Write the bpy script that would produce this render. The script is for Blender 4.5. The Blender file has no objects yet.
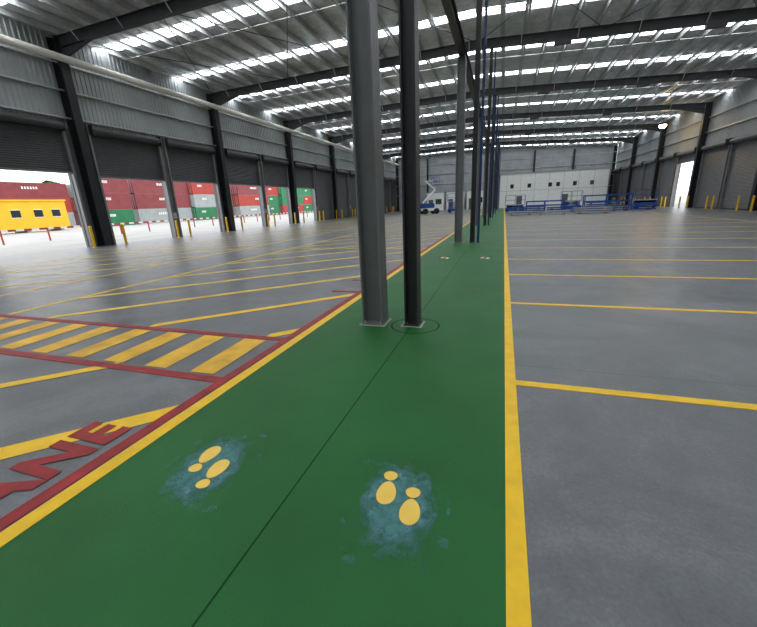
import bpy, math, random
from mathutils import Matrix, Vector
random.seed(7)
sc=bpy.context.scene
COL=sc.collection
try: sc.view_settings.view_transform='Standard'
except Exception: pass

# ---------------------------------------------------------------- materials
def new_mat(name):
    m=bpy.data.materials.new(name); m.use_nodes=True
    nt=m.node_tree; b=nt.nodes['Principled BSDF']
    return m,nt,b
def mat(name,c,rough=.5,metal=0.,var=.12,scale=3.,bump=0.,bscale=40.,emit=None,es=0.,spec=.5):
    m,nt,b=new_mat(name)
    N=nt.nodes;L=nt.links
    tc=N.new('ShaderNodeTexCoord')
    no=N.new('ShaderNodeTexNoise');no.inputs['Scale'].default_value=scale;no.inputs['Detail'].default_value=5
    L.new(tc.outputs['Object'],no.inputs['Vector'])
    cr=N.new('ShaderNodeValToRGB')
    cr.color_ramp.elements[0].position=.3;cr.color_ramp.elements[1].position=.7
    cr.color_ramp.elements[0].color=[max(0,x*(1-var)) for x in c]+[1]
    cr.color_ramp.elements[1].color=[min(1,x*(1+var)) for x in c]+[1]
    L.new(no.outputs['Fac'],cr.inputs['Fac']);L.new(cr.outputs['Color'],b.inputs['Base Color'])
    b.inputs['Roughness'].default_value=rough;b.inputs['Metallic'].default_value=metal
    b.inputs['Specular IOR Level'].default_value=spec
    if bump>0:
        n2=N.new('ShaderNodeTexNoise');n2.inputs['Scale'].default_value=bscale;n2.inputs['Detail'].default_value=3
        L.new(tc.outputs['Object'],n2.inputs['Vector'])
        bp=N.new('ShaderNodeBump');bp.inputs['Strength'].default_value=bump;bp.inputs['Distance'].default_value=.02
        L.new(n2.outputs['Fac'],bp.inputs['Height']);L.new(bp.outputs['Normal'],b.inputs['Normal'])
    if emit:
        b.inputs['Emission Color'].default_value=(*emit,1);b.inputs['Emission Strength'].default_value=es
    return m

def concrete():
    m,nt,b=new_mat('polished_concrete');N=nt.nodes;L=nt.links
    tc=N.new('ShaderNodeTexCoord')
    def noise(s,d=6,r=.6,dist=0):
        n=N.new('ShaderNodeTexNoise');n.inputs['Scale'].default_value=s;n.inputs['Detail'].default_value=d
        n.inputs['Roughness'].default_value=r;n.inputs['Distortion'].default_value=dist
        L.new(tc.outputs['Object'],n.inputs['Vector']);return n
    n1=noise(.5,9,.65,1.0);n2=noise(2.6,9,.72,.4);n3=noise(45,5,.7)
    def mathn(op,a,bb):
        q=N.new('ShaderNodeMath');q.operation=op
        for i,v in enumerate((a,bb)):
            if isinstance(v,(int,float)): q.inputs[i].default_value=v
            else: L.new(v,q.inputs[i])
        return q.outputs[0]
    s=mathn('ADD',mathn('MULTIPLY',n1.outputs['Fac'],.46),mathn('ADD',mathn('MULTIPLY',n2.outputs['Fac'],.30),mathn('MULTIPLY',n3.outputs['Fac'],.24)))
    cr=N.new('ShaderNodeValToRGB')
    e=cr.color_ramp.elements
    e[0].position=.36;e[0].color=(.066,.071,.079,1)
    e[1].position=.64;e[1].color=(.215,.22,.23,1)
    k=e.new(.5);k.color=(.120,.125,.134,1)
    L.new(s,cr.inputs['Fac'])
    sx=N.new('ShaderNodeSeparateXYZ');L.new(tc.outputs['Object'],sx.inputs[0])
    def joint(o,off,per):
        t=mathn('ADD',o,off);t=mathn('DIVIDE',t,per);t=mathn('FRACT',t,0);t=mathn('SUBTRACT',t,.5)
        t=mathn('ABSOLUTE',t,0);return mathn('LESS_THAN',t,.006/per)
    j=mathn('MAXIMUM',joint(sx.outputs[0],100+1.17+2.75,5.5),joint(sx.outputs[1],100.65+2.75,5.5))
    mx=N.new('ShaderNodeMix');mx.data_type='RGBA'
    L.new(mathn('MULTIPLY',j,.6),mx.inputs[0]);L.new(cr.outputs['Color'],mx.inputs[6]);mx.inputs[7].default_value=(.04,.04,.045,1)
    L.new(mx.outputs[2],b.inputs['Base Color'])
    rr=N.new('ShaderNodeMapRange');rr.inputs['From Min'].default_value=.3;rr.inputs['From Max'].default_value=.7
    rr.inputs['To Min'].default_value=.27;rr.inputs['To Max'].default_value=.44
    L.new(n2.outputs['Fac'],rr.inputs['Value']);L.new(rr.outputs[0],b.inputs['Roughness'])
    bp=N.new('ShaderNodeBump');bp.inputs['Strength'].default_value=.10;bp.inputs['Distance'].default_value=.02
    L.new(n3.outputs['Fac'],bp.inputs['Height']);L.new(bp.outputs['Normal'],b.inputs['Normal'])
    return m
def foil():
    m,nt,b=new_mat('foil_insulation');N=nt.nodes;L=nt.links
    tc=N.new('ShaderNodeTexCoord')
    n=N.new('ShaderNodeTexNoise');n.inputs['Scale'].default_value=1.6;n.inputs['Detail'].default_value=8;n.inputs['Roughness'].default_value=.7
    L.new(tc.outputs['Object'],n.inputs['Vector'])
    cr=N.new('ShaderNodeValToRGB');cr.color_ramp.elements[0].position=.35;cr.color_ramp.elements[1].position=.65
    cr.color_ramp.elements[0].color=(.62,.64,.66,1);cr.color_ramp.elements[1].color=(.96,.97,.98,1)
    L.new(n.outputs['Fac'],cr.inputs['Fac']);L.new(cr.outputs['Color'],b.inputs['Base Color'])
    b.inputs['Metallic'].default_value=.35;b.inputs['Roughness'].default_value=.32
    bp=N.new('ShaderNodeBump');bp.inputs['Strength'].default_value=1.0;bp.inputs['Distance'].default_value=.3
    L.new(n.outputs['Fac'],bp.inputs['Height']);L.new(bp.outputs['Normal'],b.inputs['Normal'])
    return m
def scuff():
    m,nt,b=new_mat('scuffed_epoxy_patch');N=nt.nodes;L=nt.links
    tc=N.new('ShaderNodeTexCoord')
    gr=N.new('ShaderNodeTexGradient');gr.gradient_type='SPHERICAL'
    mp=N.new('ShaderNodeMapping');L.new(tc.outputs['Object'],mp.inputs['Vector'])
    mp.inputs['Scale'].default_value=(1/.25,1/.38,1)
    L.new(mp.outputs[0],gr.inputs['Vector'])
    n=N.new('ShaderNodeTexNoise');n.inputs['Scale'].default_value=8;n.inputs['Detail'].default_value=9;n.inputs['Roughness'].default_value=.6
    L.new(tc.outputs['Object'],n.inputs['Vector'])
    a=N.new('ShaderNodeMath');a.operation='ADD';L.new(gr.outputs['Fac'],a.inputs[0]);L.new(n.outputs['Fac'],a.inputs[1])
    r=N.new('ShaderNodeMapRange');r.inputs['From Min'].default_value=.55;r.inputs['From Max'].default_value=1.0;r.inputs['To Max'].default_value=.72
    L.new(a.outputs[0],r.inputs['Value']);L.new(r.outputs[0],b.inputs['Alpha'])
    n2=N.new('ShaderNodeTexNoise');n2.inputs['Scale'].default_value=16;n2.inputs['Detail'].default_value=9;n2.inputs['Roughness'].default_value=.7
    L.new(tc.outputs['Object'],n2.inputs['Vector'])
    cr=N.new('ShaderNodeValToRGB');cr.color_ramp.elements[0].position=.35;cr.color_ramp.elements[1].position=.7
    cr.color_ramp.elements[0].color=(.035,.17,.14,1);cr.color_ramp.elements[1].color=(.14,.32,.36,1)
    L.new(n2.outputs['Fac'],cr.inputs['Fac']);L.new(cr.outputs['Color'],b.inputs['Base Color']);b.inputs['Roughness'].default_value=.5
    b.inputs['Specular IOR Level'].default_value=.3
    return m
M={}
M['conc']=concrete();M['foil']=foil();M['scuff']=scuff()
M['green']=mat('green_epoxy',(.013,.118,.024),.48,0,.16,1.1,.3,160,spec=.25)
M['yellow']=mat('yellow_line_paint',(.86,.52,.015),.45,0,.10,6,.1,90,spec=.3)
M['yellow2']=mat('yellow_worn_paint',(.74,.50,.06),.5,0,.25,3,.1,90,spec=.3)
M['yellow3']=mat('yellow_zebra_paint',(.74,.42,.03),.5,0,.24,3,.1,90,spec=.3)
M['red']=mat('red_line_paint',(.29,.02,.022),.5,0,.35,5,spec=.3)
M['foot']=mat('footprint_paint',(.88,.58,.10),.4,0,.05,8,spec=.3)
M['joint']=mat('joint_sealant',(.005,.038,.011),.7,spec=.1)
M['black']=mat('black_steel_paint',(.014,.015,.019),.45)
M['dark']=mat('charcoal_steel_paint',(.026,.027,.029),.45)
M['grey']=mat('grey_steel_paint',(.15,.155,.16),.42)
M['jamb']=mat('galvanised_jamb',(.22,.22,.22),.4,.3)
M['galv']=mat('galvanised_purlin',(.60,.61,.62),.35,.35)
M['clad']=mat('wall_cladding',(.40,.42,.43),.5,.2,.12,.7)
M['claddk']=mat('wall_cladding_dark',(.15,.155,.16),.5,.2,.1,.7)
M['door']=mat('roller_door_slats',(.062,.064,.070),.45,.1)
M['doorr']=mat('roller_door_grey',(.12,.125,.135),.45,.1)
M['white']=mat('white_panel',(.90,.90,.87),.5,0,.04)
M['cream']=mat('cream_duct',(.80,.78,.70),.45,0,.05)
M['navy']=mat('navy_downpipe',(.012,.035,.12),.35)
M['blue']=mat('blue_machine_paint',(.015,.07,.30),.4)
M['rubber']=mat('black_rubber',(.012,.012,.012),.8)
M['glass']=mat('window_glass_dark',(.03,.04,.05),.1)
M['bollard']=mat('bollard_yellow',(.82,.48,.02),.4)
M['asph']=mat('outside_pavement',(.42,.41,.39),.8,0,.12,.4)
M['leaf']=mat('foliage',(.05,.11,.03),.8,0,.4,1.5)
M['bark']=mat('bark',(.10,.07,.05),.9)
M['cred']=mat('container_maroon',(.26,.05,.055),.5,0,.15,.8)
M['cor']=mat('container_red',(.42,.05,.035),.5,0,.1,.8)
M['cgr']=mat('container_green',(.02,.20,.08),.5,0,.12,.8)
M['cte']=mat('container_grey',(.38,.40,.40),.5,0,.12,.8)
M['cye']=mat('portable_yellow',(.85,.50,.02),.5,0,.06,.8)
M['timber']=mat('timber_dunnage',(.35,.22,.11),.8,0,.2,5)
M['grout']=mat('pale_grout',(.38,.38,.36),.8)
M['sky']=mat('skylight_sheet',(.8,.85,.88),.5,0,.02,1,emit=(.92,.97,1.0),es=8.0)
M['lamp']=mat('lamp_lens',(.9,.8,.6),.4,emit=(1,.66,.26),es=60)

# ---------------------------------------------------------------- mesh builder
class MB:
    def __init__(s): s.v=[];s.f=[];s.m=[];s.mats=[]
    def mi(s,k):
        if k not in s.mats: s.mats.append(k)
        return s.mats.index(k)
    def poly(s,pts,k):
        b=len(s.v);s.v+= [tuple(p) for p in pts];s.f.append(tuple(range(b,b+len(pts))));s.m.append(s.mi(k))
    def box(s,x0,x1,y0,y1,z0,z1,k):
        b=len(s.v)
        s.v+=[(x0,y0,z0),(x1,y0,z0),(x1,y1,z0),(x0,y1,z0),(x0,y0,z1),(x1,y0,z1),(x1,y1,z1),(x0,y1,z1)]
        for q in ((3,2,1,0),(4,5,6,7),(0,1,5,4),(1,2,6,5),(2,3,7,6),(3,0,4,7)):
            s.f.append(tuple(b+i for i in q));s.m.append(s.mi(k))
    def beam(s,p,q,w,h,k,up=(0,0,1)):
        p=Vector(p);q=Vector(q);d=(q-p).normalized();u=Vector(up)
        if abs(d.dot(u))>.98:u=Vector((0,1,0))
        sd=d.cross(u).normalized();u=sd.cross(d)
        b=len(s.v)
        for c in (p,q):
            for a,e in ((-1,-1),(1,-1),(1,1),(-1,1)):
                s.v.append(tuple(c+sd*a*w/2+u*e*h/2))
        for t in ((0,1,2,3),(7,6,5,4),(0,4,5,1),(1,5,6,2),(2,6,7,3),(3,7,4,0)):
            s.f.append(tuple(b+i for i in t));s.m.append(s.mi(k))
    def cyl(s,p,q,r,k,n=12,r2=None):
        p=Vector(p);q=Vector(q);d=(q-p).normalized();u=Vector((0,0,1)) if abs(d.z)<.9 else Vector((0,1,0))
        sd=d.cross(u).normalized();u=sd.cross(d);b=len(s.v)
        for c,rr in ((p,r),(q,r if r2 is None else r2)):
            for i in range(n):
                t=2*math.pi*i/n;s.v.append(tuple(c+sd*math.cos(t)*rr+u*math.sin(t)*rr))
        for i in range(n):
            j=(i+1)%n;s.f.append((b+i,b+j,b+n+j,b+n+i));s.m.append(s.mi(k))
        s.f.append(tuple(b+i for i in reversed(range(n))));s.m.append(s.mi(k))
        s.f.append(tuple(b+n+i for i in range(n)));s.m.append(s.mi(k))
    def ibeam(s,p,q,w,h,k,tf=.025,tw=.018):
        p=Vector(p);q=Vector(q);d=(q-p).normalized();u=Vector((0,0,1))
        if abs(d.z)>.9:u=Vector((1,0,0))
        sd=d.cross(u).normalized();u=sd.cross(d).normalized()
        s.beam(p+u*(h/2-tf/2),q+u*(h/2-tf/2),w,tf,k,u)
        s.beam(p-u*(h/2-tf/2),q-u*(h/2-tf/2),w,tf,k,u)
        s.beam(p,q,tw,h-2*tf,k,u)
    def obj(s,name,loc=(0,0,0),rotz=0,parent=None,smooth=False):
        me=bpy.data.meshes.new(name);me.from_pydata(s.v,[],s.f)
        for k in s.mats: me.materials.append(M[k])
        me.polygons.foreach_set('material_index',s.m)
        if smooth: me.polygons.foreach_set('use_smooth',[True]*len(s.f))
        me.update()
        o=bpy.data.objects.new(name,me);COL.objects.link(o);o.location=loc;o.rotation_euler=(0,0,rotz)
        if parent: o.parent=parent
        return o
def inst(o,name,loc,rotz=0,scale=(1,1,1)):
    n=bpy.data.objects.new(name,o.data);COL.objects.link(n);n.location=loc;n.rotation_euler=(0,0,rotz);n.scale=scale;return n

# ---------------------------------------------------------------- dimensions
XL,XR=-22.5,19.0
Y0,Y1=-17.15,81.85
BAYS=[4.85+11*k for k in range(-2,8)]
RIDGE=-2.0
def zr(x): # underside of rafter
    return 10.5-(RIDGE-x)/(RIDGE-XL)*.5 if x<RIDGE else 10.5-(x-RIDGE)/(XR-RIDGE)*1.0
RD=.50;PD=.30;ZRF=RD+PD

# ---------------------------------------------------------------- floor + outside
b=MB();b.box(XL-.3,XR+.3,Y0-.3,Y1+.3,-.3,0,'conc');b.obj('floor')
b=MB()
b.box(-160,XL-.3,-90,200,-.32,-.02,'asph');b.box(XR+.3,120,-90,200,-.32,-.02,'asph')
b.obj('ground_outside')

# ---------------------------------------------------------------- floor paint
b=MB();b.box(-2.49,.10,-6,76.3,0,.003,'green');b.obj('walkway_paint')
b=MB();b.box(.10,.20,-6,76.3,0,.006,'yellow');b.box(-2.61,-2.49,-6,76.3,0,.006,'yellow');b.obj('walkway_edge_line')
b=MB();b.box(-1.1745,-1.1655,-6,76.3,.0032,.0042,'joint');b.obj('walkway_joint')
b=MB();b.box(-2.74,-2.63,-6,20,0,.005,'red')
b.box(-10.5,-2.64,2.72,2.84,0,.0052,'red');b.box(-11.5,-2.64,3.95,4.06,0,.0052,'red')
for a in (6.75,7.9,12.6,13.7,19,20.1): b.box(-3.3,-2.63,a,a+.1,0,.0052,'red')
b.obj('red_border_marking')
b=MB()
for i in range(11):
    r=-2.80-.675*i
    b.poly([(r-.42,2.88,.0045),(r-.10,2.88,.0045),(r-.15,3.92,.0045),(r-.49,3.92,.0045)],'yellow3')
b.obj('zebra_crossing_marking')
b=MB()
def diag(c,r0,r1,w,k='yellow2',z=.0035):
    h=w/math.sqrt(2)
    b.poly([(r0,r0+c-h,z),(r1,r1+c-h,z),(r1,r1+c+h,z),(r0,r0+c+h,z)],k)
diag(4.87,-4.6,-2.70,.20,'yellow')
diag(7.1,-6.6,-4.28,.14,'yellow');diag(7.1,-3.04,-2.74,.16,'yellow')
diag(9.3,-5.2,-2.74,.16,'yellow')
for k in range(3,22):
    c=4.8+2.3*k
    diag(c,max(-8.6,-c+4.1),-2.75,.17)
for k in range(5,26):
    c=4.8+2.3*k
    diag(c,max(-17.5,-c+4.1),-11.2,.17)
b.obj('diagonal_bay_marking')
b=MB()
for x in (-8.7,-11.1,-17.6): b.box(x-.06,x+.06,4.1,60,0,.004,'yellow2')
for a in (14,25,36,47): b.box(-20.5,-2.75,a,a+.1,0,.0042,'yellow2')
b.obj('lane_line_marking')
b=MB()
for a in (3.43,6.41,9.0,11.4,14.1,16.8,19.5,22.2,24.9,27.6,30.3,33,35.7,38.4): b.box(.2,12.8,a-.05,a+.05,0,.0045,'yellow')
for a in (0.6,-2.1,-4.8): b.box(.2,12.8,a-.05,a+.05,0,.0045,'yellow')
b.box(12.75,12.85,-5,42,0,.0048,'yellow2')
b.obj('bay_line_marking')
t=bpy.data.curves.new('lane_text','FONT');t.body='LANE';t.size=.56;t.offset=.026;t.extrude=.001;t.space_character=1.08
to=bpy.data.objects.new('tmp',t);COL.objects.link(to);bpy.context.view_layer.update()
dg=bpy.context.evaluated_depsgraph_get();me=bpy.data.meshes.new_from_object(to.evaluated_get(dg))
xs=[v.co.x for v in me.vertices];ys=[v.co.y for v in me.vertices]
sx=1.20/(max(xs)-min(xs));sy=.42/(max(ys)-min(ys))
for v in me.vertices: v.co.x=(v.co.x-min(xs))*sx;v.co.y=(v.co.y-min(ys))*sy
bpy.data.objects.remove(to)
me.materials.clear();me.materials.append(M['red'])
lt=bpy.data.objects.new('lane_lettering',me);COL.objects.link(lt);lt.location=(-2.83,.66,.007);lt.rotation_euler=(0,0,math.pi/2)

def sole(b,cx,cy,w,l,k,taper=.0,n=24,z=.008):
    top=[]
    for i in range(n):
        t=2*math.pi*i/n
        top.append((cx+math.cos(t)*w/2*(1+taper*math.sin(t)),cy+math.sin(t)*l/2,z))
    b.poly(top,k)
def feet(x,y,rot,px=0,py=0):
    b=MB()
    for dx,dy in ((-.08,.06),(.08,-.06)):
        sole(b,dx,dy+.05,.118,.19,'foot',.14)
        sole(b,dx,dy-.095,.09,.085,'foot',-.1)
    b.obj('footprint_marking',(x,y,0),rot)
    b=MB();b.box(-.3,.3,-.42,.42,.0046,.0052,'scuff');b.obj('scuff_patch_marking',(x+px,y+py,0),rot)
feet(-.51,1.745,math.pi+.1,.01,-.06)
feet(-1.85,1.65,.06)
feet(-.45,11.6,math.pi);feet(-1.66,11.55,0)
b=MB();cx,cy=-1.12,4.92;n=48
for i in range(n):
    t0=2*math.pi*i/n;t1=2*math.pi*(i+1)/n
    b.poly([(cx+math.cos(t)*r,cy+math.sin(t)*r,.0055) for t,r in ((t0,.33),(t0,.35),(t1,.35),(t1,.33))],'joint')
b.obj('column_ring_joint')

# ---------------------------------------------------------------- centre columns
def hcol(w,d,h,k,plate=.46):
    b=MB();tf=.022
    b.box(-w/2,-w/2+tf,-d/2,d/2,.03,h,k);b.box(w/2-tf,w/2,-d/2,d/2,.03,h,k);b.box(-w/2+tf,w/2-tf,-.01,.01,.03,h,k)
    b.box(-plate/2,plate/2,-plate/2,plate/2,.008,.03,k)
    b.box(-plate/2-.03,plate/2+.03,-plate/2-.03,plate/2+.03,.0045,.009,'grout')
    for sx in (-1,1):
        for sy in (-1,1):
            b.cyl((sx*(plate/2-.04),sy*(plate/2-.04),.03),(sx*(plate/2-.04),sy*(plate/2-.04),.055),.016,'galv',6)
    b.box(-w/2,w/2,-d/2,d/2,h,h+.02,k)
    return b
GB=6.75
c1=hcol(.30,.30,GB,'grey',.33);c2=hcol(.19,.24,zr(-1.15)-.03,'dark',.24)
first1=first2=None
for a in BAYS[1:-1]:
    if first1 is None:
        first1=c1.obj('steel_column',(-1.735,a+.12,0));first2=c2.obj('steel_column',(-1.165,a+.13,0))
    else:
        inst(first1,'steel_column',(-1.735,a+.12,0));inst(first2,'steel_column',(-1.165,a+.13,0))
b=MB();b.ibeam((-1.735,Y0+.5,GB+.23),(-1.735,Y1-.5,GB+.23),.22,.40,'dark');b.obj('longitudinal_beam')
for a in BAYS[3:-1]:
    b=MB();b.cyl((0,0,.003),(0,0,zr(-.95)-.05),.05,'navy',12)
    for z in (1.5,4,6.5,9): b.cyl((0,0,z),(0,0,z+.06),.062,'navy',12)
    b.obj('downpipe',(-.93,a+.1,0))

# ---------------------------------------------------------------- rafters
for a in BAYS[:-1]:
    b=MB()
    zl,zm,zrr=zr(XL)+RD/2,zr(RIDGE)+RD/2,zr(XR)+RD/2
    b.ibeam((XL+.62,a,zl),(RIDGE,a,zm),.22,RD,'dark');b.ibeam((RIDGE,a,zm),(XR-.56,a,zrr),.22,RD,'dark')
    for x0,x1 in ((XL+.62,XL+2.8),(XR-.56,XR-2.8)):
        b.poly([(x0,a-.01,zr(x0)),(x0,a-.01,zr(x0)-.5),(x1,a-.01,zr(x1))],'dark')
        b.poly([(x1,a+.01,zr(x1)),(x0,a+.01,zr(x0)-.5),(x0,a+.01,zr(x0))],'dark')
        b.beam((x0,a,zr(x0)-.5),(x1,a,zr(x1)),.2,.02,'dark')
    x=XL+2
    while x<XR-1:
        b.beam((x,a,zr(x)+.03),(x,a-.55,zr(x)+RD+.1),.04,.04,'galv');b.beam((x,a,zr(x)+.03),(x,a+.55,zr(x)+RD+.1),.04,.04,'galv')
        x+=3
    if a>4:
        for x in (2.3,9.5): b.box(x,x+.9,a-.13,a+.13,zr(x)-.22,zr(x)-.02,'black')
    b.obj('portal_rafter')
b=MB();x=XL+.7;PX=[]
while x<XR-.3:
    PX.append(x);z=zr(x)+RD
    b.box(x-.004,x+.004,Y0,Y1,z,z+PD,'galv');b.box(x,x+.10,Y0,Y1,z,z+.006,'galv');b.box(x,x+.006,Y0,Y1,z,z+.03,'galv');b.box(x-.10,x,Y0,Y1,z+PD-.006,z+PD,'galv')
    b.box(x-.15,x+.15,Y0,Y1,z+PD-.003,z+PD,'galv')
    x+=1.25
for a0 in BAYS[:-1]:
    for fr in (1/3,2/3):
        a=a0+11*fr
        for i in range(len(PX)-1):
            b.beam((PX[i],a,zr(PX[i])+RD+.06),(PX[i+1],a,zr(PX[i+1])+RD+.06),.03,.03,'galv')
b.obj('roof_purlins')
b=MB()
for k in (1,3,6):
    a0,a1=BAYS[k],BAYS[k+1]
    xs_=[XL+.5,XL+7.2,XL+13.9,RIDGE,RIDGE+6.8,RIDGE+13.6,XR-.5]
    for i in range(6):
        xa,xb=xs_[i],xs_[i+1]
        b.cyl((xa,a0,zr(xa)+.35),(xb,a1,zr(xb)+.35),.02,'dark',6);b.cyl((xb,a0,zr(xb)+.35),(xa,a1,zr(xa)+.35),.02,'dark',6)
b.obj('roof_rod_bracing')
SK=[]
for a0 in BAYS[:-1]: SK+= [(a0+2.25,a0+3.15),(a0+7.75,a0+8.65)]
b=MB();s=MB()
for (xa,xb) in ((XL-.3,RIDGE),(RIDGE,XR+.3)):
    za,zb=zr(xa)+ZRF,zr(xb)+ZRF
    ys=Y0-.3
    for (p,q) in SK:
        b.poly([(xa,ys,za),(xa,p,za),(xb,p,zb),(xb,ys,zb)],'foil')
        s.poly([(xa,p,za+.03),(xa,q,za+.03),(xb,q,zb+.03),(xb,p,zb+.03)],'sky')
        ys=q
    b.poly([(xa,ys,za),(xa,Y1+.3,za),(xb,Y1+.3,zb),(xb,ys,zb)],'foil')
b.obj('ceiling');s.obj('skylight_panels')

# ---------------------------------------------------------------- corrugated sheets
def prof(y0,y1,pitch,depth):
    y=y0;pr=[]
    while y<y1-1e-4:
        for dy,dx in ((0,0),(.12*pitch/.25,0),(.15*pitch/.25,depth),(.22*pitch/.25,depth)):
            if y+dy<=y1: pr.append((y+dy,dx))
        y+=pitch
    pr.append((y1,0));return pr
def corr_y(b,x,y0,y1,z0,z1,k,pitch=.25,depth=.04,s=1):
    pr=prof(y0,y1,pitch,depth)
    for (a,xa),(c,xc) in zip(pr,pr[1:]):
        b.poly([(x+s*xa,a,z0),(x+s*xc,c,z0),(x+s*xc,c,z1),(x+s*xa,a,z1)],k)
def corr_x(b,y,x0,x1,z0,z1,k,pitch=.25,depth=.04,s=-1):
    pr=prof(x0,x1,pitch,depth)
    for (a,ya),(c,yc) in zip(pr,pr[1:]):
        b.poly([(a,y+s*ya,z0),(c,y+s*yc,z0),(c,y+s*yc,z1),(a,y+s*ya,z1)],k)
def curtain(name,x,y0,y1,z0,z1,k,s=1):
    b=MB();z=z0;p=.11
    while z<z1:
        zz=min(z+p,z1)
        b.poly([(x,y0,z),(x,y1,z),(x+s*.03,y1,(z+zz)/2),(x+s*.03,y0,(z+zz)/2)],k)
        b.poly([(x+s*.03,y0,(z+zz)/2),(x+s*.03,y1,(z+zz)/2),(x,y1,zz),(x,y0,zz)],k)
        z=zz
    b.box(x-.03,x+.06,y0,y1,z0-.08,z0+.02,'jamb' if z0>.5 else 'dark')
    b.cyl((x+s*.22,y0,z1+.12),(x+s*.22,y1,z1+.12),.22,k,14)
    for yy in (y0,y1): b.box(min(x,x+s*.45),max(x,x+s*.45),yy-.02,yy+.02,z1-.15,z1+.4,'dark')
    return b.obj(name)

# ---------------------------------------------------------------- left wall
DT=6.2
b=MB()
corr_y(b,XL-.1,Y0,Y1,DT,zr(XL)+ZRF,'clad')
b.box(XL-.16,XL-.12,Y0-.3,Y1+.3,DT+.3,zr(XL)+ZRF,'claddk')
for z in (6.75,8.1,9.4): b.box(XL-.08,XL+.12,Y0,Y1,z,z+.07,'galv')
for a in BAYS: b.box(XL-.2,XL-.02,a-.75,a+.75,0,DT+.1,'claddk')
for a in BAYS[:-1]: b.box(XL-.2,XL-.02,a+5.25,a+5.75,0,DT+.1,'claddk')
b.obj('wall_left')
for a in BAYS:
    b=MB()
    top=zr(XL)+RD
    b.box(XL+.02,XL+.06,a-.22,a+.22,0,top,'black');b.box(XL+.56,XL+.60,a-.22,a+.22,0,top,'black');b.box(XL+.06,XL+.56,a-.02,a+.02,0,top,'black')
    b.box(XL-.0,XL+.68,a-.3,a+.3,0,.03,'black')
    b.obj('wall_column')
    b=MB()
    for y in (a-.72,a+.60): b.box(XL-.02,XL+.22,y,y+.12,0,DT+.45,'jamb')
    b.obj('door_jamb')
for a in BAYS[:-1]:
    b=MB();b.box(XL-.02,XL+.25,a+5.2,a+5.32,0,DT+.4,'jamb');b.box(XL-.02,XL+.25,a+5.68,a+5.8,0,DT+.4,'jamb');b.box(XL-.02,XL+.10,a+5.32,a+5.68,0,DT+.4,'grey')
    b.box(XL+.10,XL+.22,a+5.36,a+5.64,1.3,1.7,'cte')
    b.obj('door_jamb')
for i,a in enumerate(BAYS[:-1]):
    for j,(p,q) in enumerate(((a+.72,a+5.2),(a+5.8,a+10.28))):
        opened = p<41
        curtain('roller_door',XL+.05,p,q,(4.05 if p<12 else 3.9) if opened else .08,DT,'door')
def bollard(x,y,h=1.15):
    b=MB();b.cyl((0,0,0),(0,0,h),.075,'bollard',14);b.cyl((0,0,h),(0,0,h+.04),.075,'bollard',14,.03);b.cyl((0,0,0),(0,0,.015),.14,'bollard',14)
    b.obj('bollard',(x,y,0),smooth=False)
for a in BAYS[1:-1]:
    for d in (-.95,.95,4.95,6.05):
        if a+d>12: bollard(XL+.75,a+d)
b=MB();b.cyl((XL+1.0,Y0+.3,9.4),(XL+1.0,Y1-.5,9.4),.17,'cream',16)
a=Y0+1
while a<Y1: b.beam((XL+1.0,a,9.55),(XL+1.0,a,zr(XL+1)+.5),.03,.03,'galv');b.cyl((XL+1.0,a,9.4),(XL+1.0,a+.08,9.4),.185,'cream',16);a+=5.5
b.obj('overhead_duct')

# ---------------------------------------------------------------- right wall
b=MB()
top=zr(XR)+ZRF
corr_y(b,XR+.1,Y0,Y1,5.6,top,'clad',s=-1)
b.box(XR+.12,XR+.16,Y0-.3,Y1+.3,5.6,top,'claddk')
for z in (5.7,7.2,8.6): b.box(XR-.12,XR+.08,Y0,Y1,z,z+.07,'galv')
for a in BAYS: b.box(XR+.02,XR+.2,a-.75,a+.75,0,5.7,'claddk')
for a in BAYS[:-1]: b.box(XR+.02,XR+.2,a+5.2,a+5.8,0,5.7,'claddk')
b.obj('wall_right')
for a in BAYS:
    b=MB();t_=zr(XR)+RD
    b.box(XR-.06,XR-.02,a-.2,a+.2,0,t_,'black');b.box(XR-.54,XR-.5,a-.2,a+.2,0,t_,'black');b.box(XR-.5,XR-.06,a-.02,a+.02,0,t_,'black')
    b.obj('wall_column')
for i,a in enumerate(BAYS[:-1]):
    for j,(p,q) in enumerate(((a+.72,a+5.2),(a+5.8,a+10.28))):
        op=(i==6 and j==0)
        curtain('roller_door',XR-.05,p,q,4.8 if op else .08,5.6,'doorr',s=-1)
    b=MB()
    for y in (a+.6,a+5.2,a+5.68,a+10.28): b.box(XR-.22,XR+.02,y,y+.12,0,6.0,'jamb')
    b.obj('door_jamb')
for a in BAYS[3:-1]:
    for d in (-.95,.95,4.95,6.05): bollard(XR-.85,a+d)

# ---------------------------------------------------------------- end walls
b=MB()
corr_x(b,Y1+.1,XL,XR,0,9.6,'clad')
b.poly([(XL,Y1+.1,9.6),(XR,Y1+.1,9.6),(XR,Y1+.1,zr(XR)+ZRF),(RIDGE,Y1+.1,zr(RIDGE)+ZRF),(XL,Y1+.1,zr(XL)+ZRF)],'clad')
for z in (3.2,5.2,7.2,9.0): b.box(XL,XR,Y1-.08,Y1+.06,z,z+.08,'galv')
b.obj('wall_back')
b=MB();b.box(XL-.3,XR+.3,Y0-.3,Y0-.1,0,zr(RIDGE)+ZRF,'clad');b.obj('wall_front')
for x in (-15.5,-8.6,-1.7,5.2,12):
    b=MB();b.ibeam((x,Y1-.3,0),(x,Y1-.3,zr(x)+.2),.2,.36,'dark');b.obj('wind_column')
b=MB();ox0,ox1,oy,oh=-.8,17,76.5,6.0
b.box(ox0,ox1,oy,oy+4.4,0,oh,'white');b.box(ox0-.1,ox1+.1,oy-.1,oy+4.5,oh,oh+.12,'cte')
x=ox0+1.2
while x<ox1: b.box(x-.02,x+.02,oy-.015,oy,0,oh,'cte');x+=2.4
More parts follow.
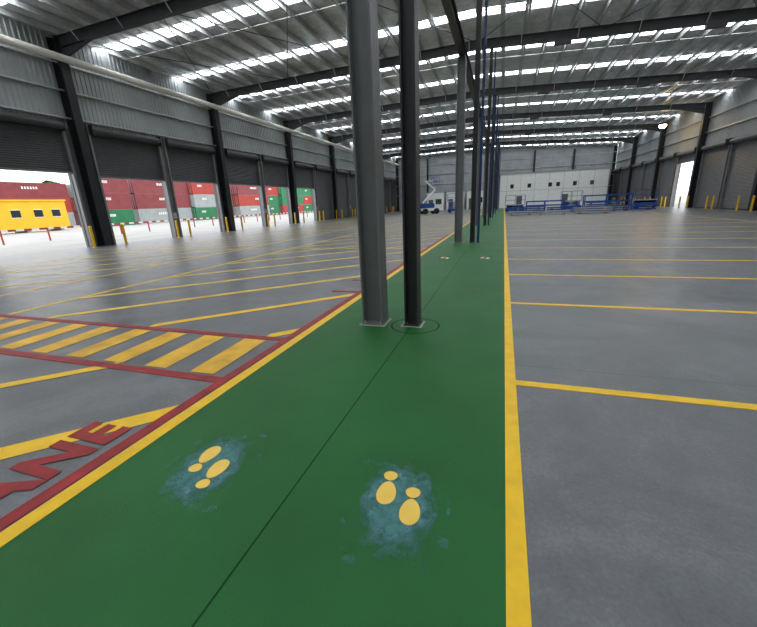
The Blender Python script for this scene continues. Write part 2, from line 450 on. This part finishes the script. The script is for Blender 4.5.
b.box(ox0,ox1,oy-.02,oy,3.0,3.05,'cte')
for x in (1,4,7.5,8.8,11.5,14.2): b.box(x,x+.6,oy-.03,oy+.02,3.5,4.2,'glass')
for x in (2.2,9.9): b.box(x,x+1,oy-.035,oy+.02,0,2.1,'doorr')
b.obj('office_block')
b=MB()
for x0 in (-15,-11,-7):
    b.box(x0,x0+3.4,78,80.5,0,3.4,'white');b.box(x0-.05,x0+3.45,77.95,80.55,3.4,3.5,'cte')
    b.box(x0+.4,x0+1.3,77.97,78.02,0,2.1,'doorr');b.box(x0+1.8,x0+3,77.97,78.02,1.2,2.2,'glass')
b.obj('site_office_row')

# ---------------------------------------------------------------- blue machines / racking
def scissor_lift(x,y,rz,h=1.9):
    b=MB()
    b.box(-1.1,1.1,-.38,.38,.22,.62,'blue')
    for sx in (-.8,.8):
        for sy in (-.42,.42): b.cyl((sx,sy-.08,.2),(sx,sy+.08,.2),.2,'rubber',14)
    n=3;dz=(h-.7)/n
    for i in range(n):
        z0=.66+i*dz
        for sy in (-.3,.3):
            b.beam((-.95,sy,z0),(.95,sy,z0+dz),.05,.08,'blue');b.beam((.95,sy,z0),(-.95,sy,z0+dz),.05,.08,'blue')
    b.box(-1.15,1.15,-.38,.38,h,h+.1,'cte')
    for sx in (-1.12,0,1.12):
        for sy in (-.36,.36): b.beam((sx,sy,h+.1),(sx,sy,h+1.15),.035,.035,'blue')
    for zz in (h+.6,h+1.15):
        for sy in (-.36,.36): b.beam((-1.12,sy,zz),(1.12,sy,zz),.035,.035,'blue')
        for sx in (-1.12,1.12): b.beam((sx,-.36,zz),(sx,.36,zz),.035,.035,'blue')
    b.obj('scissor_lift',(x,y,0),rz)
def rack_bundle(x,y,rz,l=3.,n=4,k='blue'):
    b=MB()
    z=0
    for i in range(n):
        for sx in (-l*.35,l*.35): b.box(sx-.06,sx+.06,-.55,.55,z,z+.1,'timber')
        for yy in (-.5,.4): b.box(-l/2,l/2,yy,yy+.1,z+.1,z+.2,k)
        kk=int(l/.5)
        for j in range(kk):
            xa=-l/2+j*l/kk
            b.beam((xa,-.4,z+.15),(xa+l/kk,.4,z+.15) if j%2 else (xa,.4,z+.15),.04,.04,k)
        z+=.2
    b.obj('racking_frame_stack',(x,y,0),rz)
rack_bundle(1.7,42,.15,2.6,2,'cte');rack_bundle(4.6,41.3,-.05,3.0,2,'cte');rack_bundle(8.2,41.6,.06,3.2,3,'cte')
rack_bundle(2.6,45.3,.06,3,4);rack_bundle(6.2,46,0,3.2,3);rack_bundle(9.8,45.4,-.06,3,5);rack_bundle(13.2,46,.06,3,3)
def rack_frame(x,y,rz,l,h):
    b=MB()
    for sx in (-l/2,0,l/2):
        for sy in (-.45,.45): b.box(sx-.05,sx+.05,sy-.05,sy+.05,0,h,'blue')
        b.beam((sx,-.45,.2),(sx,.45,h-.2),.04,.04,'blue')
    for z in (h*.55,h-.12):
        for sy in (-.45,.45): b.box(-l/2,l/2,sy-.03,sy+.03,z,z+.14,'blue')
    b.obj('pallet_rack_frame',(x,y,0),rz)
rack_frame(11.0,49,.0,4.6,1.7);rack_frame(4.6,49,.0,4.0,1.3)
scissor_lift(1.3,49.5,0,.9);scissor_lift(7.75,51.5,0,1.1);scissor_lift(15.4,51.5,0,.9)
def boom_lift(x,y,rz):
    b=MB()
    b.box(-1.1,1.1,-.7,.7,.45,.85,'white')
    for sx in (-.85,.85):
        for sy in (-.8,.8): b.cyl((sx,sy-.13,.4),(sx,sy+.13,.4),.4,'rubber',16)
    b.box(-1.2,.6,-.55,.55,.85,1.5,'blue')
    b.beam((-1.0,0,1.6),(.9,0,3.4),.2,.24,'white');b.beam((.9,0,3.4),(-.6,0,4.6),.16,.2,'white');b.beam((-.6,0,4.6),(.5,0,4.6),.1,.12,'white')
    b.box(.5,1.3,-.6,.6,4.0,4.08,'blue')
    for sx in (.5,1.3):
        for sy in (-.6,.6): b.beam((sx,sy,4.0),(sx,sy,5.1),.04,.04,'blue')
    for zz in (4.55,5.1):
        for sy in (-.6,.6): b.beam((.5,sy,zz),(1.3,sy,zz),.04,.04,'blue')
        for sx in (.5,1.3): b.beam((sx,-.6,zz),(sx,.6,zz),.04,.04,'blue')
    b.obj('boom_lift',(x,y,0),rz)
boom_lift(-10.4,56,.5);scissor_lift(-7.0,59,.2,1.6)
def lamp(x,y,z):
    b=MB();zt=zr(x)+RD-z
    b.cyl((0,0,.1),(0,0,zt),.02,'dark',6);b.cyl((0,0,-.02),(0,0,.12),.36,'dark',16,.12);b.cyl((0,0,-.30),(0,0,-.02),.24,'lamp',16,.36)
    b.obj('high_bay_lamp',(x,y,z))
lamp(16.1,52,8.75)

# ---------------------------------------------------------------- outside
def container(k,l=12.2,w=2.44,h=2.6):
    b=MB()
    n=int(l/.28)
    for side in (-1,1):
        pr=[]
        for i in range(n):
            y=-l/2+.1+i*(l-.2)/n;p=(l-.2)/n
            pr+=[(y,w/2-.01),(y+p*.4,w/2-.01),(y+p*.5,w/2-.06),(y+p*.9,w/2-.06)]
        for (a,xa),(c,xc) in zip(pr,pr[1:]): b.poly([(side*xa,a,.12),(side*xc,c,.12),(side*xc,c,h-.1),(side*xa,a,h-.1)],k)
        b.box(min(side*w/2,side*(w/2-.1)),max(side*w/2,side*(w/2-.1)),-l/2,l/2,0,.14,k);b.box(min(side*w/2,side*(w/2-.1)),max(side*w/2,side*(w/2-.1)),-l/2,l/2,h-.12,h,k)
        for sy in (-1,1):
            b.box(min(side*w/2,side*(w/2-.12)),max(side*w/2,side*(w/2-.12)),min(sy*l/2,sy*(l/2-.14)),max(sy*l/2,sy*(l/2-.14)),0,h,k)
        q=random.uniform(-.3,.1)
        for m_ in range(6):
            yy=l*q+m_*l*.035
            b.box(side*(w/2+.005)-.004,side*(w/2+.005)+.004,yy,yy+l*.02,h*.58,h*.74,'white')
    b.box(-w/2+.05,w/2-.05,-l/2+.03,l/2-.03,.1,h-.03,k)
    for sx in (-.75,-.3,.3,.75): b.cyl((sx,-l/2-.02,.15),(sx,-l/2-.02,h-.12),.03,'cte',8)
    return b
protos={}
def place(k,x,y,z,l=12.2):
    if (k,l) not in protos: protos[(k,l)]=container(k,l).obj('shipping_container',(x,y,z))
    else: inst(protos[(k,l)],'shipping_container',(x,y,z))
pat=[(6.06,['cgr','cred','cred']),(12.2,['cte','cred','cred']),(6.06,['cgr','cte','cor']),(6.06,['cor','cgr','cred']),(12.2,['cte','cor','cred']),(6.06,['cgr','cgr','cor']),(12.2,['cor','cgr','cgr']),(6.06,['cgr','cor','cgr']),(12.2,['cgr','cgr','cor']),(12.2,['cor','cgr','cgr']),(12.2,['cgr','cor','cgr'])]
y=43.5
for i,(l,st) in enumerate(pat):
    for j,k in enumerate(st): place(k,-62-(i%2)*.8,y+l/2,-.02+j*2.6,l)
    y+=l+(.4 if i%3 else 1.6)
ks=['cred','cor','cte','cgr']
for i in range(4):
    for j in range(3): place(ks[(i*2+j)%3],-80,52+i*12.8+6.6,-.02+j*2.6)
for j,k in enumerate(('cte','cor','cred')): place(k,-80,45.5,-.02+j*2.6)
b=MB();b.box(-1.5,1.5,-9,9,.3,3.9,'cye');b.box(-1.65,1.65,-9.1,9.1,3.9,4.1,'cye')
for y in (-7.5,-5,-2.5,.5,3,5.5,7.6):
    b.box(1.48,1.53,y-.5,y+.5,1.9,2.8,'glass');b.box(1.5,1.56,y-.56,y+.56,2.8,2.86,'white');b.box(1.5,1.56,y-.56,y+.56,1.84,1.9,'white')
b.box(1.48,1.54,-1.4,-.5,.4,2.6,'white')
for y in (-8,-4,0,4,8): b.box(-1.3,1.3,y-.2,y+.2,-.02,.3,'grout')
b.obj('portable_office',(-60,28.5,0))
b=MB();a=8
while a<70: b.box(-34.05,-33.95,a,a+.08,-.02,1.0,'cor');a+=3
a=8
i=0
while a<68: b.box(-34.01,-33.99,a,a+.5,.85,1.0,'cor' if i%2 else 'white');a+=.5;i+=1
b.obj('barrier_tape_fence')
def tree(x,y,h):
    b=MB();b.cyl((0,0,-.02),(0,0,h*.45),.25,'bark',10,.14)
    for i in range(4):
        t=i*1.6;b.cyl((0,0,h*.35),(math.cos(t)*h*.2,math.sin(t)*h*.2,h*.6),.1,'bark',6,.05)
    for i in range(420):
        t=random.uniform(0,6.28);ph=math.acos(random.uniform(-1,1));rr=h*.3*random.uniform(.4,1)
        c=Vector((math.sin(ph)*math.cos(t)*rr,math.sin(ph)*math.sin(t)*rr,h*.68+math.cos(ph)*rr*.95))
        s_=h*.045
        u=Vector((random.uniform(-1,1),random.uniform(-1,1),random.uniform(-1,1))).normalized()*s_;v=u.orthogonal().normalized()*s_
        b.poly([c-u,c+v,c+u,c-v],'leaf')
    b.obj('tree',(x,y,0))
for x,y,h in ((-96,36,7),(-98,43,8.5),(-100,52,10),(-97,60,10),(-98,28,9),(-102,20,10)): tree(x,y,h)

# ---------------------------------------------------------------- light
w=bpy.data.worlds.new('overcast_sky');sc.world=w;w.use_nodes=True
bg=w.node_tree.nodes['Background'];bg.inputs[0].default_value=(.92,.96,1,1);bg.inputs[1].default_value=2.4

# ---------------------------------------------------------------- camera
yaw,pit,roll=.3274,.2891,-.0423
F=Vector((-math.sin(yaw)*math.cos(pit),math.cos(yaw)*math.cos(pit),-math.sin(pit)))
X=Vector((math.cos(yaw),math.sin(yaw),0));Y=X.cross(F)
c,s_=math.cos(roll),math.sin(roll)
X2=X*c+Y*s_;Y2=Y*c-X*s_
cam=bpy.data.cameras.new('camera');co=bpy.data.objects.new('camera',cam);COL.objects.link(co)
m=Matrix((X2,Y2,-F)).transposed().to_4x4();m.translation=(0,0,1.7);co.matrix_world=m
cam.sensor_width=36;cam.lens=36*367.36/757;cam.clip_end=600
sc.camera=co
